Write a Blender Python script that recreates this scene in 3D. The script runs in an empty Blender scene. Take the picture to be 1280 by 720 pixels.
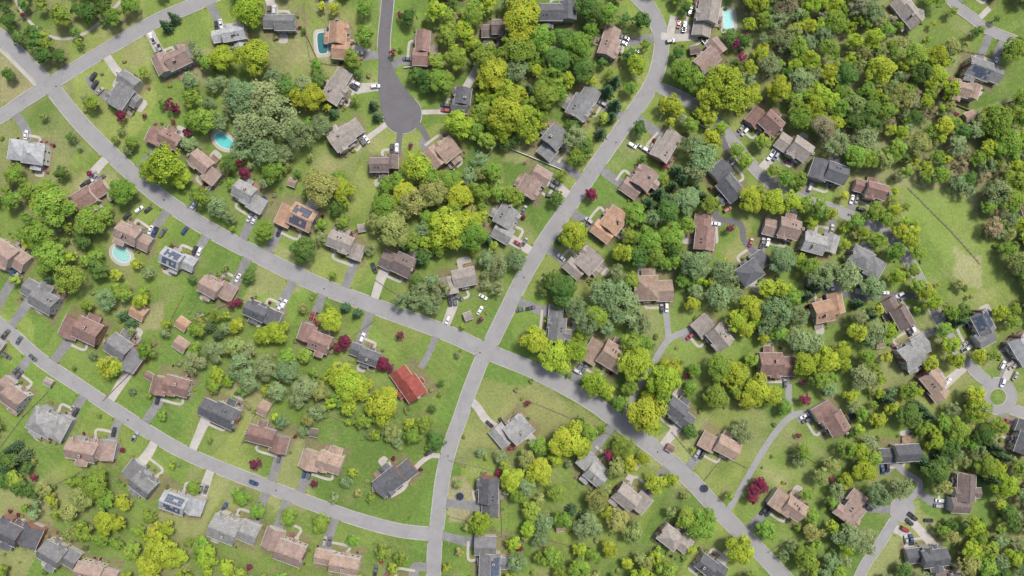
import bpy, math, random
import numpy as np
from mathutils import Vector, Matrix
R=random.Random(7)
S=0.4; HC=340.0
scene=bpy.context.scene
col=scene.collection
def P(x,y,h=0.0):
    k=(HC-h)/HC
    return ((x-640)*S*k,(360-y)*S*k)

# ------------------------------------------------------------ materials
def newmat(name):
    m=bpy.data.materials.new(name); m.use_nodes=True
    nt=m.node_tree; b=nt.nodes['Principled BSDF']
    b.inputs['Roughness'].default_value=0.9
    b.inputs['Specular IOR Level'].default_value=0.2
    return m,nt,b
def N(nt,t,**k):
    n=nt.nodes.new(t)
    for a,v in k.items(): setattr(n,a,v)
    return n
def noise(nt,vec,scale,detail=3,rough=0.6):
    n=N(nt,'ShaderNodeTexNoise'); n.inputs['Scale'].default_value=scale
    n.inputs['Detail'].default_value=detail; n.inputs['Roughness'].default_value=rough
    nt.links.new(vec,n.inputs['Vector']); return n.outputs['Fac']
def mrange(nt,v,a,b,c,d):
    n=N(nt,'ShaderNodeMapRange'); 
    for i,x in enumerate((a,b,c,d)): n.inputs[i+1].default_value=x
    nt.links.new(v,n.inputs[0]); return n.outputs[0]
def mul(nt,a,b):
    n=N(nt,'ShaderNodeMath',operation='MULTIPLY')
    nt.links.new(a,n.inputs[0])
    if isinstance(b,(int,float)): n.inputs[1].default_value=b
    else: nt.links.new(b,n.inputs[1])
    return n.outputs[0]
def cscale(nt,c,f):
    n=N(nt,'ShaderNodeVectorMath',operation='SCALE')
    if isinstance(c,tuple): n.inputs[0].default_value=c[:3]
    else: nt.links.new(c,n.inputs[0])
    nt.links.new(f,n.inputs['Scale']); return n.outputs[0]
def cmix(nt,f,a,b):
    n=N(nt,'ShaderNodeMix',data_type='RGBA')
    if isinstance(f,float): n.inputs[0].default_value=f
    else: nt.links.new(f,n.inputs[0])
    for i,c in ((6,a),(7,b)):
        if isinstance(c,tuple): n.inputs[i].default_value=(*c[:3],1)
        else: nt.links.new(c,n.inputs[i])
    return n.outputs[2]
def geo(nt):
    return N(nt,'ShaderNodeNewGeometry').outputs['Position']
def noisy(name,c,amp=0.2,scale=1.0,scale2=0.15,rough=0.9,objcol=False,local=False):
    m,nt,b=newmat(name); b.inputs['Roughness'].default_value=rough
    p=N(nt,'ShaderNodeTexCoord').outputs['Object'] if local else geo(nt)
    f=mul(nt,mrange(nt,noise(nt,p,scale,4),.25,.75,1-amp,1+amp),mrange(nt,noise(nt,p,scale2,2),.3,.7,1-amp*.7,1+amp*.7))
    src=c
    if objcol: src=N(nt,'ShaderNodeObjectInfo').outputs['Color']
    nt.links.new(cscale(nt,src,f),b.inputs['Base Color']); return m

def foliage_mat():
    m,nt,b=newmat('foliage')
    oi=N(nt,'ShaderNodeObjectInfo')
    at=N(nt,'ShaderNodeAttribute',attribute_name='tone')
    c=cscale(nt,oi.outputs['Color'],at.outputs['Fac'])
    hs=N(nt,'ShaderNodeHueSaturation')
    nt.links.new(c,hs.inputs['Color'])
    hv=mrange(nt,noise(nt,geo(nt),0.35,2),.3,.7,.48,.525)
    nt.links.new(hv,hs.inputs['Hue'])
    nt.nodes.remove(b)
    b=N(nt,'ShaderNodeBsdfDiffuse'); nt.links.new(hs.outputs[0],b.inputs['Color'])
    tr=N(nt,'ShaderNodeBsdfTranslucent'); nt.links.new(hs.outputs[0],tr.inputs['Color'])
    mx=N(nt,'ShaderNodeMixShader'); mx.inputs[0].default_value=0.3
    nt.links.new(b.outputs[0],mx.inputs[1]); nt.links.new(tr.outputs[0],mx.inputs[2])
    nt.links.new(mx.outputs[0],nt.nodes['Material Output'].inputs['Surface'])
    return m
M_leaf=foliage_mat()
M_bark=noisy('bark',(0.17,0.14,0.11),.3,3)
M_conc=noisy('concrete',(0.36,0.34,0.31),.15,2)
M_kerb=noisy('kerb_concrete',(0.33,0.32,0.295),.2,1.5)
M_drive_a=noisy('driveway_asphalt',(0.185,0.182,0.183),.22,1.2,.2)
M_drive_c=noisy('driveway_concrete',(0.37,0.345,0.32),.15,1.2,.2)
M_white=noisy('white_paint',(0.5,0.5,0.485),.06,2)
M_wood=noisy('deck_wood',(0.26,0.18,0.13),.25,2.5)
M_wood2=noisy('weathered_wood',(0.26,0.225,0.19),.25,2.5)
M_brick=noisy('chimney_brick',(0.22,0.12,0.09),.25,4)
M_wall=noisy('house_siding',(1,1,1),.1,2,objcol=True,local=True)
M_dark=noisy('dark_metal',(0.03,0.03,0.03),.1,2,rough=.5)
M_tire=noisy('tire_rubber',(0.02,0.02,0.02),.1,2)
def glass(name,c,r=.12):
    m,nt,b=newmat(name); b.inputs['Base Color'].default_value=(*c,1); b.inputs['Roughness'].default_value=r
    b.inputs['Specular IOR Level'].default_value=.5; return m
M_glass=glass('window_glass',(0.03,0.04,0.05))
M_lamp=glass('lamp_lens',(0.6,0.58,0.5),.2)
M_red=glass('tail_lens',(0.35,0.02,0.02),.3)
def paint():
    m,nt,b=newmat('car_paint'); oi=N(nt,'ShaderNodeObjectInfo'); nt.links.new(oi.outputs['Color'],b.inputs['Base Color'])
    b.inputs['Roughness'].default_value=.35; b.inputs['Coat Weight'].default_value=.4; b.inputs['Specular IOR Level'].default_value=.5; return m
M_paint=paint()
def roofmat():
    m,nt,b=newmat('roof_shingles')
    oi=N(nt,'ShaderNodeObjectInfo'); p=N(nt,'ShaderNodeTexCoord').outputs['Object']
    br=N(nt,'ShaderNodeTexBrick'); br.inputs['Scale'].default_value=1
    br.inputs['Brick Width'].default_value=.9; br.inputs['Row Height'].default_value=.32; br.inputs['Mortar Size'].default_value=.03
    br.inputs['Color1'].default_value=(.85,.85,.85,1); br.inputs['Color2'].default_value=(1.12,1.12,1.12,1); br.inputs['Mortar'].default_value=(.7,.7,.7,1)
    nt.links.new(p,br.inputs['Vector'])
    f=mul(nt,mrange(nt,noise(nt,p,.5,4),.25,.75,.75,1.22),mrange(nt,noise(nt,p,3,3),.25,.75,.85,1.15))
    f=mul(nt,f,br.outputs['Color'])
    c=cscale(nt,oi.outputs['Color'],f); nt.links.new(c,b.inputs['Base Color']); b.inputs['Roughness'].default_value=.85
    return m
M_roof=roofmat()
def solarmat():
    m,nt,b=newmat('solar_cells'); p=N(nt,'ShaderNodeTexCoord').outputs['Object']
    f=mrange(nt,noise(nt,p,1.5,2),.3,.7,.7,1.3)
    nt.links.new(cscale(nt,(.06,.08,.125),f),b.inputs['Base Color']); b.inputs['Roughness'].default_value=.4; b.inputs['Specular IOR Level'].default_value=.4
    return m
M_solar=solarmat()
def watermat():
    m,nt,b=newmat('pool_water'); p=geo(nt)
    f=mrange(nt,noise(nt,p,1.2,3),.3,.7,.85,1.15)
    oi=N(nt,'ShaderNodeObjectInfo')
    nt.links.new(cscale(nt,oi.outputs['Color'],f),b.inputs['Base Color']); b.inputs['Roughness'].default_value=.35; b.inputs['Specular IOR Level'].default_value=.2
    bp=N(nt,'ShaderNodeBump'); bp.inputs['Strength'].default_value=.1; nt.links.new(noise(nt,p,2.5,3),bp.inputs['Height']); nt.links.new(bp.outputs[0],b.inputs['Normal'])
    return m
M_water=watermat()
def asphalt(name,c):
    m,nt,b=newmat(name); p=geo(nt)
    f=mul(nt,mrange(nt,noise(nt,p,.12,4,.7),.3,.7,.91,1.09),mrange(nt,noise(nt,p,2.5,3),.25,.75,.9,1.1))
    v=N(nt,'ShaderNodeTexVoronoi',feature='DISTANCE_TO_EDGE'); v.inputs['Scale'].default_value=.06
    nz=N(nt,'ShaderNodeTexNoise'); nz.inputs['Scale'].default_value=.3; nt.links.new(p,nz.inputs['Vector'])
    ad=N(nt,'ShaderNodeVectorMath',operation='MULTIPLY_ADD'); nt.links.new(nz.outputs['Color'],ad.inputs[0]); ad.inputs[1].default_value=(8,8,8); nt.links.new(p,ad.inputs[2])
    nt.links.new(ad.outputs[0],v.inputs['Vector'])
    f=mul(nt,f,mrange(nt,v.outputs['Distance'],0,.012,.8,1))
    nt.links.new(cscale(nt,c,f),b.inputs['Base Color']); return m
M_asph=asphalt('aged_asphalt',(0.245,0.24,0.241))
M_asph_d=asphalt('newer_asphalt',(0.125,0.12,0.128))

# ------------------------------------------------------------ mesh builder
class MB:
    def __init__(s): s.v=[];s.f=[];s.m=[]
    def face(s,pts,m=0):
        i=len(s.v); s.v.extend(pts); s.f.append(tuple(range(i,i+len(pts)))); s.m.append(m)
    def box(s,x0,x1,y0,y1,z0,z1,m=0,bottom=True):
        i=len(s.v)
        s.v+= [(x0,y0,z0),(x1,y0,z0),(x1,y1,z0),(x0,y1,z0),(x0,y0,z1),(x1,y0,z1),(x1,y1,z1),(x0,y1,z1)]
        fs=[(4,5,6,7),(0,1,5,4),(1,2,6,5),(2,3,7,6),(3,0,4,7)]
        if bottom: fs.append((3,2,1,0))
        for f in fs: s.f.append(tuple(i+a for a in f)); s.m.append(m)
    def hexa(s,p,m=0):
        i=len(s.v); s.v+=p
        for f in [(4,5,6,7),(0,1,5,4),(1,2,6,5),(2,3,7,6),(3,0,4,7),(3,2,1,0)]: s.f.append(tuple(i+a for a in f)); s.m.append(m)
    def tube(s,a,b,ra,rb,n=6,m=0,cap=True):
        a=Vector(a);b=Vector(b);d=(b-a).normalized()
        u=d.orthogonal().normalized(); w=d.cross(u); i=len(s.v)
        for c,r in ((a,ra),(b,rb)):
            for k in range(n):
                t=2*math.pi*k/n; s.v.append(tuple(c+u*math.cos(t)*r+w*math.sin(t)*r))
        for k in range(n):
            s.f.append((i+k,i+(k+1)%n,i+n+(k+1)%n,i+n+k)); s.m.append(m)
        if cap:
            s.f.append(tuple(i+n+k for k in range(n))); s.m.append(m)
            s.f.append(tuple(i+n-1-k for k in range(n))); s.m.append(m)
    def mesh(s,name,mats):
        me=bpy.data.meshes.new(name); me.from_pydata([tuple(v) for v in s.v],[],s.f)
        for m in mats: me.materials.append(m)
        if len(mats)>1: me.polygons.foreach_set('material_index',s.m)
        me.update(); return me
def obj(name,me,loc=(0,0,0),rot=0,parent=None,color=None,scale=None):
    o=bpy.data.objects.new(name,me); col.objects.link(o)
    o.location=loc; o.rotation_euler=(0,0,rot)
    if parent: o.parent=parent
    if color: o.color=(*color[:3],1)
    if scale: o.scale=scale
    return o

# ------------------------------------------------------------ roads
def spline(pts,step=1.5):
    p=[Vector((*q,0)) for q in pts]
    p=[p[0]*2-p[1]]+p+[p[-1]*2-p[-2]]
    out=[]
    for i in range(1,len(p)-2):
        a,b,c,d=p[i-1:i+3]; n=max(1,int((c-b).length/step))
        for k in range(n):
            t=k/n
            out.append(.5*((2*b)+(c-a)*t+(2*a-5*b+4*c-d)*t*t+(3*b-a-3*c+d)*t**3))
    out.append(p[-2]); return np.array([(q.x,q.y) for q in out])
ROADS=[
('main_road',[(62,106),(100,153),(150,203),(200,246),(260,286),(330,323),(400,357),(480,387),(560,417),(608,439),(660,460),(700,480),(740,503),(780,533),(820,562),(860,597),(900,640),(950,690),(1020,765)],19,1,'a'),
('north_road',[(785,-50),(792,-12),(812,12),(826,45),(824,78),(812,110),(785,150),(750,200),(715,252),(682,300),(655,345),(635,385),(609,438)],18,1,'a'),
('south_road',[(607,438),(590,480),(576,520),(562,560),(553,600),(547,650),(543,690),(540,770)],17,1,'a'),
('west_road',[(-60,8),(-20,32),(8,52),(35,80),(62,106)],17,1,'a'),
('northwest_road',[(62,106),(100,82),(150,52),(200,24),(245,5),(330,-35)],16,1,'a'),
('west_branch_road',[(62,106),(30,126),(0,146),(-60,175)],16,1,'a'),
('lower_road',[(-60,370),(0,406),(50,449),(100,483),(160,523),(220,560),(280,587),(340,610),(400,633),(450,650),(500,663),(547,668)],16,1,'a'),
('court_road',[(489,-50),(484,10),(480,55),(483,95),(492,120),(502,141)],15,1,'d'),
('east_road',[(815,106),(850,121),(885,142),(905,162),(930,195),(962,228),(1010,252),(1060,268),(1105,290),(1138,330),(1160,372),(1185,420),(1215,460),(1240,482)],13,1,'a'),
('east_court_exit',[(1255,505),(1275,515),(1340,530)],13,1,'a'),
('northeast_road',[(1165,-30),(1190,2),(1215,22),(1245,42),(1340,75)],12,1,'a'),
('southeast_road',[(1055,770),(1078,712),(1098,682),(1115,655),(1127,636)],12,1,'a'),
('private_lane',[(908,642),(928,608),(950,570),(972,537),(992,519),(1018,516)],8,0,'a'),
('private_lane',[(990,521),(986,500),(986,480)],8,0,'a'),
('private_lane',[(778,528),(792,495),(815,457),(836,425),(868,410)],8,0,'a'),
('private_lane',[(836,427),(834,405),(832,385)],8,0,'a'),
('private_lane',[(1127,636),(1150,606),(1130,590),(1115,574)],8,0,'a'),
('private_lane',[(898,158),(912,205),(905,240),(895,270),(925,280),(930,300),(945,318)],7,0,'d'),
('private_lane',[(1160,372),(1120,368),(1085,372),(1055,368)],7,0,'d'),
('private_lane',[(826,45),(850,47),(872,46)],9,0,'c'),
('private_lane',[(1186,420),(1170,415),(1150,420)],8,0,'a'),
('private_lane',[(502,141),(500,165),(497,195)],7,0,'d'),
('private_lane',[(502,141),(525,158),(535,175)],7,0,'d'),
('private_lane',[(502,141),(470,165),(452,178)],7,0,'c'),
('private_lane',[(502,141),(540,140),(565,140)],6,0,'c'),
]
BULB=[(503,143,24,'d'),(1247,495,23,'a'),(1127,637,15,'a')]
road=[]; allpts=[];allw=[];allid=[]
for i,(n,p,w,k,m) in enumerate(ROADS):
    q=spline([P(*a) for a in p]); road.append((n,q,w*S,k,m))
    allpts.append(q); allw.append(np.full(len(q),w*S/2)); allid.append(np.full(len(q),i))
for j,(x,y,r,m) in enumerate(BULB):
    allpts.append(np.array([P(x,y)])); allw.append(np.array([r*S])); allid.append(np.array([100+j]))
THR=spline([P(481,78),P(486,104),P(497,132)],1.2); thw=np.linspace(15,44,len(THR))*S
allpts.append(THR); allw.append(thw/2); allid.append(np.full(len(THR),110))
RP=np.concatenate(allpts);RW=np.concatenate(allw);RI=np.concatenate(allid)
def road_edge(x,y,skip=-1):
    d=np.hypot(RP[:,0]-x,RP[:,1]-y)-RW
    if skip>=0: d=np.where(RI==skip,1e9,d)
    i=int(d.argmin()); return d[i],RP[i]
MATS={'a':M_asph,'d':M_asph_d,'c':M_drive_c,'A':M_drive_a}
def strip(name,q,w,z,mat,w2=None,dz=0.0):
    t=np.gradient(q,axis=0); t/=np.linalg.norm(t,axis=1)[:,None]+1e-9
    n=np.stack([-t[:,1],t[:,0]],1); mb=MB()
    L=len(q)
    for i in range(L):
        ww=w if w2 is None else w+(w2-w)*i/(L-1)
        a=q[i]+n[i]*ww/2; b=q[i]-n[i]*ww/2
        mb.v+=[(a[0],a[1],z+dz*i),(b[0],b[1],z+dz*i)]
    for i in range(L-1): mb.f.append((2*i+1,2*i+3,2*i+2,2*i)); mb.m.append(0)
    return obj(name,mb.mesh(name,[mat]))

# ------------------------------------------------------------ houses data
RC={'G':(.27,.268,.262),'L':(.33,.338,.35),'D':(.108,.11,.12),'M':(.185,.185,.188),'B':(.225,.145,.125),'T':(.31,.228,.18),
 'P':(.285,.21,.18),'O':(.38,.24,.165),'R':(.27,.075,.06),'K':(.165,.13,.12),'E':(.295,.262,.235)}
HOUSES="""215 75 25 42 28 P|153 113 55 42 30 M|285 42 10 40 22 L|348 27 0 38 22 M|423 50 85 42 26 O|423 108 60 42 28 E
205 172 -25 40 22 B|33 190 -8 42 28 L|256 208 -40 40 24 P|312 245 -30 40 24 G|110 243 32 42 26 B|167 294 -25 40 25 P
370 270 -25 44 34 Os|222 325 -25 38 24 Ls|432 306 -20 42 25 E|496 329 -25 40 30 K|270 362 -30 38 26 P|328 392 -25 42 22 D
393 424 -20 40 26 B|455 443 -20 36 20 D|512 478 -55 40 32 Rn|573 350 12 42 28 E|434 170 35 40 28 E|480 205 0 32 22 K
553 190 38 36 30 T|527 60 86 40 22 B|577 125 82 28 22 D|618 35 0 30 22 K|697 14 0 42 26 D|765 52 70 36 28 P
730 128 60 42 30 M|690 178 50 38 28 M|667 227 60 38 28 P|630 279 60 40 30 G|831 180 60 38 30 E|800 228 55 38 30 P
762 280 52 40 30 O|730 330 48 38 30 E|883 20 80 44 32 E|888 70 40 40 26 P|958 150 -42 38 28 B|993 183 -35 40 28 E
1036 215 -20 42 28 D|1089 238 -15 36 22 B|908 227 -50 46 30 D|883 290 84 42 28 B|942 335 35 42 32 D|978 285 -15 40 28 P
1025 305 -15 40 28 G|1083 328 -28 42 30 M|1036 386 12 36 34 O|1125 390 -60 38 24 K|1230 410 -62 40 26 Ms|1145 440 28 38 34 G
1172 480 -50 38 30 T|817 362 2 46 40 T|892 415 -50 44 30 E|973 457 0 44 34 B|696 404 84 42 26 M|758 443 -32 46 38 T
850 517 -38 38 26 D|901 556 -28 44 26 T|1040 523 -60 40 32 B|1125 568 4 44 24 D|1206 617 88 46 28 K|1070 637 52 38 30 P
985 632 -35 40 28 T|1160 697 8 44 26 D|740 587 -40 38 28 G|790 625 -40 42 30 E|845 675 -38 40 28 E|890 710 -38 36 26 D
609 622 88 46 28 D|611 697 88 48 34 Ms|641 541 40 44 34 Gn|494 598 38 48 30 Dn|420 703 -10 54 26 T|353 686 -20 52 32 P
292 664 -22 54 36 G|227 631 -20 48 26 Ls|402 576 -18 48 28 T|335 548 -15 48 26 B|272 517 -25 46 32 D|213 482 -15 44 28 B
155 441 -35 44 34 M|100 411 -25 48 32 B|46 373 -30 46 32 M|8 322 -35 42 32 P|60 530 -28 44 34 G|113 564 -12 54 28 P
172 600 -38 42 28 M|12 492 -35 38 30 P|20 668 -25 54 32 D|73 695 -30 42 32 M|120 716 -15 46 26 P|1135 13 -50 38 26 E
1232 88 -20 44 28 Ms|1206 112 -15 34 20 T|1278 440 -60 36 28 L|1283 548 70 38 28 D|1190 728 -20 40 28 K|500 738 -10 44 28 E|-25 430 -35 40 28 G|1300 250 20 40 28 B|560 -18 10 40 26 M|395 -25 0 40 26 P|740 -25 0 40 26 E|1240 -25 -40 40 26 M"""
HL=[]
for t in HOUSES.replace('\n','|').split('|'):
    a=t.split(); HL.append((float(a[0]),float(a[1]),float(a[2]),float(a[3])*S*1.03,float(a[4])*S*1.06,a[5]))

WALLS=[(.52,.48,.40),(.55,.54,.51),(.38,.36,.33),(.30,.17,.13),(.45,.42,.36),(.34,.36,.37),(.5,.45,.36)]
def block(walls,roof,gut,cx,cy,lx,ly,eave,axis,pitch,hip=False):
    def T(a,b,z):
        return (cx+a,cy+b,z) if axis=='x' else (cx-b,cy+a,z)
    hl,hw=(lx/2,ly/2) if axis=='x' else (ly/2,lx/2)
    rise=hw*pitch; zr=eave+rise
    walls.hexa([T(-hl,-hw,-.1),T(hl,-hw,-.1),T(hl,hw,-.1),T(-hl,hw,-.1),T(-hl,-hw,eave),T(hl,-hw,eave),T(hl,hw,eave),T(-hl,hw,eave)])
    if not hip:
        for sg in (-1,1):
            walls.hexa([T(sg*hl-.06*(sg>0),-hw,eave),T(sg*hl+.06*(sg<0),-hw,eave),T(sg*hl+.06*(sg<0),hw,eave),T(sg*hl-.06*(sg>0),hw,eave),
                        T(sg*hl-.06*(sg>0),-.02,zr-.02),T(sg*hl+.06*(sg<0),-.02,zr-.02),T(sg*hl+.06*(sg<0),.02,zr-.02),T(sg*hl-.06*(sg>0),.02,zr-.02)])
    o=.45; ze=eave-o*pitch+.06; L=hl+.4; w=hw+o; t=.16; zt=zr+.06+t
    rl=L if not hip else max(.6,L-w)
    A=[T(-L,-w,ze+t),T(L,-w,ze+t),T(L,w,ze+t),T(-L,w,ze+t),T(-rl,0,zt),T(rl,0,zt)]
    B=[T(-L,-w,ze),T(L,-w,ze),T(L,w,ze),T(-L,w,ze),T(-rl,0,zt-t),T(rl,0,zt-t)]
    i=len(roof.v); roof.v+=A+B
    F=[(0,1,5,4),(2,3,4,5),(7,6,10,11),(9,8,11,10),(0,6,7,1),(2,8,9,3)]
    if hip: F+=[(1,2,5),(3,0,4),(8,7,11),(6,9,10),(1,7,8,2),(3,9,6,0)]
    else: F+=[(1,7,11,5),(5,11,8,2),(0,4,10,6),(4,3,9,10)]
    for f in F: roof.f.append(tuple(i+a for a in f)); roof.m.append(0)
    def bx(mb,a0,a1,b0,b1,z0,z1): 
        mb.hexa([T(a0,b0,z0),T(a1,b0,z0),T(a1,b1,z0),T(a0,b1,z0),T(a0,b0,z1),T(a1,b0,z1),T(a1,b1,z1),T(a0,b1,z1)])
    bx(roof,-rl+.02,rl-.02,-.16,.16,zt-.07,zt+.035)
    for sg in (-1,1):
        b0=sg*(w+.01); b1=sg*(w+.14); bx(gut,-L,L,min(b0,b1),max(b0,b1),ze+.03,ze+t+.02)
    return zr
PADS=[]; DRV=[]; CARS=[]
hr=random.Random(21)
SHR=[]; PATIO=[]
def build_house(idx,h):
    px,py,ang,L,W,rc=h
    x,y=P(px,py,5.0)
    a=math.radians(ang)
    d,rp=road_edge(x,y)
    v=((rp[0]-x)*math.cos(a)+(rp[1]-y)*math.sin(a), -(rp[0]-x)*math.sin(a)+(rp[1]-y)*math.cos(a))
    if v[1]>0: a+=math.pi; v=(-v[0],-v[1])
    solar='s' in rc; rcol=RC[rc[0]]; nodrive='n' in rc
    k=hr.uniform(.9,1.12); rcol=tuple(c*k for c in rcol)
    wc=hr.choice(WALLS)
    par=bpy.data.objects.new('suburban_house',None); col.objects.link(par); par.location=(x,y,0); par.rotation_euler=(0,0,a)
    walls,roof,gut,win,door,gar,chim,deck,vent=[MB() for _ in range(9)]
    g=1 if v[0]>0 else -1
    if abs(v[0])<3: g=hr.choice((-1,1))
    ml=L*hr.uniform(.58,.68); mw=W*hr.uniform(.66,.76)
    mx=-g*(L-ml)/2; my=W*.05
    ev=hr.choice((5.3,5.5,5.2)); pit=hr.uniform(.52,.68)
    hip=hr.random()<.12
    zr=block(walls,roof,gut,mx,my,ml,mw,ev,'x',pit,hip)
    yf=my-mw/2; yb=my+mw/2
    gl=L-ml; typ=hr.random()
    gx=g*(L/2-gl/2)
    if typ<.42:
        gw=mw*.84; gy=my-hr.choice((-.09,.13,.1))*W; ge=2.9
        block(walls,roof,gut,gx-g*.35,gy,gl+.7,gw,ge,'x',.5); gyf=gy-gw/2
    elif typ<.85:
        gyf=yf-W*.2; gyb=my+W*.16; ge=hr.choice((2.9,4.6))
        block(walls,roof,gut,gx-g*.3,(gyf+gyb)/2,gl+.6,gyb-gyf,ge,'y',.55)
    else:
        gyf=yf-W*.12; gyb=yb-W*.05; ge=4.9
        block(walls,roof,gut,gx-g*.4,(gyf+gyb)/2,gl+.8,gyb-gyf,ge,'y',.5,hip)
    if hr.random()<.6 and not solar:
        cw=ml*hr.uniform(.28,.4); cx=mx+hr.choice((-1,1))*ml*.22
        block(walls,roof,gut,cx,my-mw/4-.6,cw,mw/2+1.2,ev-.35,'y',pit*1.05)
    else: cx=None
    dx=mx+hr.uniform(-.12,.12)*ml
    if cx is not None: dx=mx-(cx-mx)*.75
    block(MB(),roof,gut,dx,yf-.55,2.3,1.5,2.7,'y',.5)
    for s_ in (-1,1): door.box(dx+s_*.95-.07,dx+s_*.95+.07,yf-1.15,yf-1.01,0,2.6,1)
    if hr.random()<.7:
        ew=ml*hr.uniform(.3,.5); ex=mx+hr.uniform(-.25,.25)*ml; ee=hr.choice((2.8,2.8,4.9))
        eh=(W/2-yb)+1.8
        block(walls,roof,gut,ex,yb+eh/2-1.2,ew,eh+2.4,ee,'y',.42)
    else: ex=None
    if hr.random()<.7:
        dw=hr.uniform(3.5,6); dd=hr.uniform(2.6,4); dcx=mx+(ml*.25 if ex is None or ex<mx else -ml*.25)
        y0=yb+.05; dz=hr.choice((.5,1.1))
        nb=int(dd/.28)
        for i in range(nb): deck.box(dcx-dw/2,dcx+dw/2,y0+i*.28,y0+i*.28+.25,dz-.08,dz)
        for px_ in (-dw/2,dw/2-.12):
            for py_ in (y0+.1,y0+dd-.2): deck.box(dcx+px_,dcx+px_+.12,py_,py_+.12,0,dz+.95)
        deck.box(dcx-dw/2-.03,dcx+dw/2+.03,y0+dd-.15,y0+dd,dz+.95,dz+1.03)
        deck.box(dcx-dw/2-.06,dcx-dw/2+.06,y0,y0+dd-.16,dz+.95,dz+1.03); deck.box(dcx+dw/2-.06,dcx+dw/2+.06,y0,y0+dd-.16,dz+.95,dz+1.03)
        if hr.random()<.5:
            deck.tube((dcx,y0+dd/2,dz),(dcx,y0+dd/2,dz+.72),.05,.05,6,1); deck.tube((dcx,y0+dd/2,dz+.72),(dcx,y0+dd/2,dz+.78),.6,.6,12,1)
            for q in range(4):
                tx=dcx+math.cos(q*1.57+.7)*1.0; ty=y0+dd/2+math.sin(q*1.57+.7)*1.0
                deck.box(tx-.22,tx+.22,ty-.22,ty+.22,dz+.4,dz+.46,1); deck.box(tx-.2,tx-.16,ty-.2,ty+.2,dz,dz+.4,1); deck.box(tx+.16,tx+.2,ty-.2,ty+.2,dz,dz+.4,1)
    nw=max(3,int(ml/2.4))
    for yy,sg in ((yf,-1),(yb,1)):
        for i in range(nw):
            wx=mx-ml/2+ml*(i+.5)/nw
            for z0 in (.9,3.6):
                if sg<0 and z0<1 and abs(wx-dx)<1.2: continue
                a0,a1=sorted((yy,yy+sg*.05)); b0,b1=sorted((yy+sg*.05,yy+sg*.07))
                win.box(wx-.55,wx+.55,a0,a1,z0,z0+1.4,1); win.box(wx-.46,wx-.03,b0,b1,z0+.09,z0+1.31,0); win.box(wx+.03,wx+.46,b0,b1,z0+.09,z0+1.31,0)
    xe=mx-g*ml/2
    for wy in (my-mw*.25,my+mw*.25):
        for z0 in (.9,3.6):
            a0,a1=sorted((xe,xe-g*.05)); b0,b1=sorted((xe-g*.05,xe-g*.07))
            win.box(a0,a1,wy-.5,wy+.5,z0,z0+1.4,1); win.box(b0,b1,wy-.42,wy+.42,z0+.09,z0+1.31,0)
    door.box(dx-.5,dx+.5,yf-.06,yf,0,2.15,0); door.box(dx-.65,dx-.5,yf-.08,yf,0,2.3,1); door.box(dx+.5,dx+.65,yf-.08,yf,0,2.3,1)
    door.box(dx-1.1,dx+1.1,yf-1.5,yf-.09,0,.16,2)
    gdw=min(4.8,gl*.8)/2
    gar.box(gx-gdw,gx+gdw,gyf-.05,gyf,0,2.25,0)
    for i in range(1,4): gar.box(gx-gdw,gx+gdw,gyf-.062,gyf-.05,i*.56-.02,i*.56+.02,1)
    if hr.random()<.75:
        if hr.random()<.5: chx=mx-g*(ml/2+.35); chy=my+mw*hr.uniform(-.15,.15)
        else: chx=mx+hr.uniform(-.2,.2)*ml; chy=my+mw*.18
        chim.box(chx-.42,chx+.42,chy-.6,chy+.6,0,zr+.8,0); chim.box(chx-.5,chx+.5,chy-.68,chy+.68,zr+.8,zr+.95,1); chim.box(chx-.2,chx+.2,chy-.3,chy+.3,zr+.95,zr+1.2,2)
    def slope(xx,s,sg,off):
        yy=my+sg*s*(mw/2+.45); zz=zr+.22-s*(mw/2+.45)*pit
        return (xx,yy,zz+off)
    for i in range(hr.randint(2,4)):
        vx=mx+hr.uniform(-.38,.38)*ml; q=slope(vx,hr.uniform(.2,.6),1,0)
        vent.tube((q[0],q[1],q[2]-.1),(q[0],q[1],q[2]+.4),.1,.1,6,0)
    if not solar and not hip and hr.random()<.3:
        sx=mx+hr.uniform(-.25,.25)*ml
        for k2 in (0,1.6):
            a_=[slope(sx+k2-.35,.35,1,.0),slope(sx+k2+.35,.35,1,.0),slope(sx+k2+.35,.55,1,.0),slope(sx+k2-.35,.55,1,.0)]
            vent.hexa([(p_[0],p_[1],p_[2]) for p_ in a_]+[(p_[0],p_[1],p_[2]+.12) for p_ in a_],1)
    if solar:
        pan=MB(); 
        for sg in ((1,-1) if hr.random()<.5 else (1,)):
            nx=max(3,int((ml*.8)/1.25)); ny=3
            for i in range(nx):
                for j in range(ny):
                    if hr.random()<.08: continue
                    x0=mx-ml*.4+i*1.25; s0=.12+j*.25; s1=s0+.23
                    lo=[slope(x0,s0,sg,.06),slope(x0+1.15,s0,sg,.06),slope(x0+1.15,s1,sg,.06),slope(x0,s1,sg,.06)]
                    hi=[(q[0],q[1],q[2]+.06) for q in lo]
                    if sg>0: pan.hexa(lo+hi,0)
                    else: pan.hexa(lo[::-1]+hi[::-1],0)
        obj('solar_panels',pan.mesh('solar_panels',[M_solar]),parent=par)
    obj('walls',walls.mesh('walls',[M_wall]),parent=par,color=wc)
    obj('roof',roof.mesh('roof',[M_roof]),parent=par,color=rcol)
    obj('gutters',gut.mesh('gutters',[M_white]),parent=par)
    obj('windows',win.mesh('windows',[M_glass,M_white]),parent=par)
    obj('front_door',door.mesh('front_door',[M_brick,M_white,M_conc]),parent=par)
    obj('garage_door',gar.mesh('garage_door',[M_white,M_dark]),parent=par)
    obj('roof_vents',vent.mesh('roof_vents',[M_conc,M_glass]),parent=par)
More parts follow.
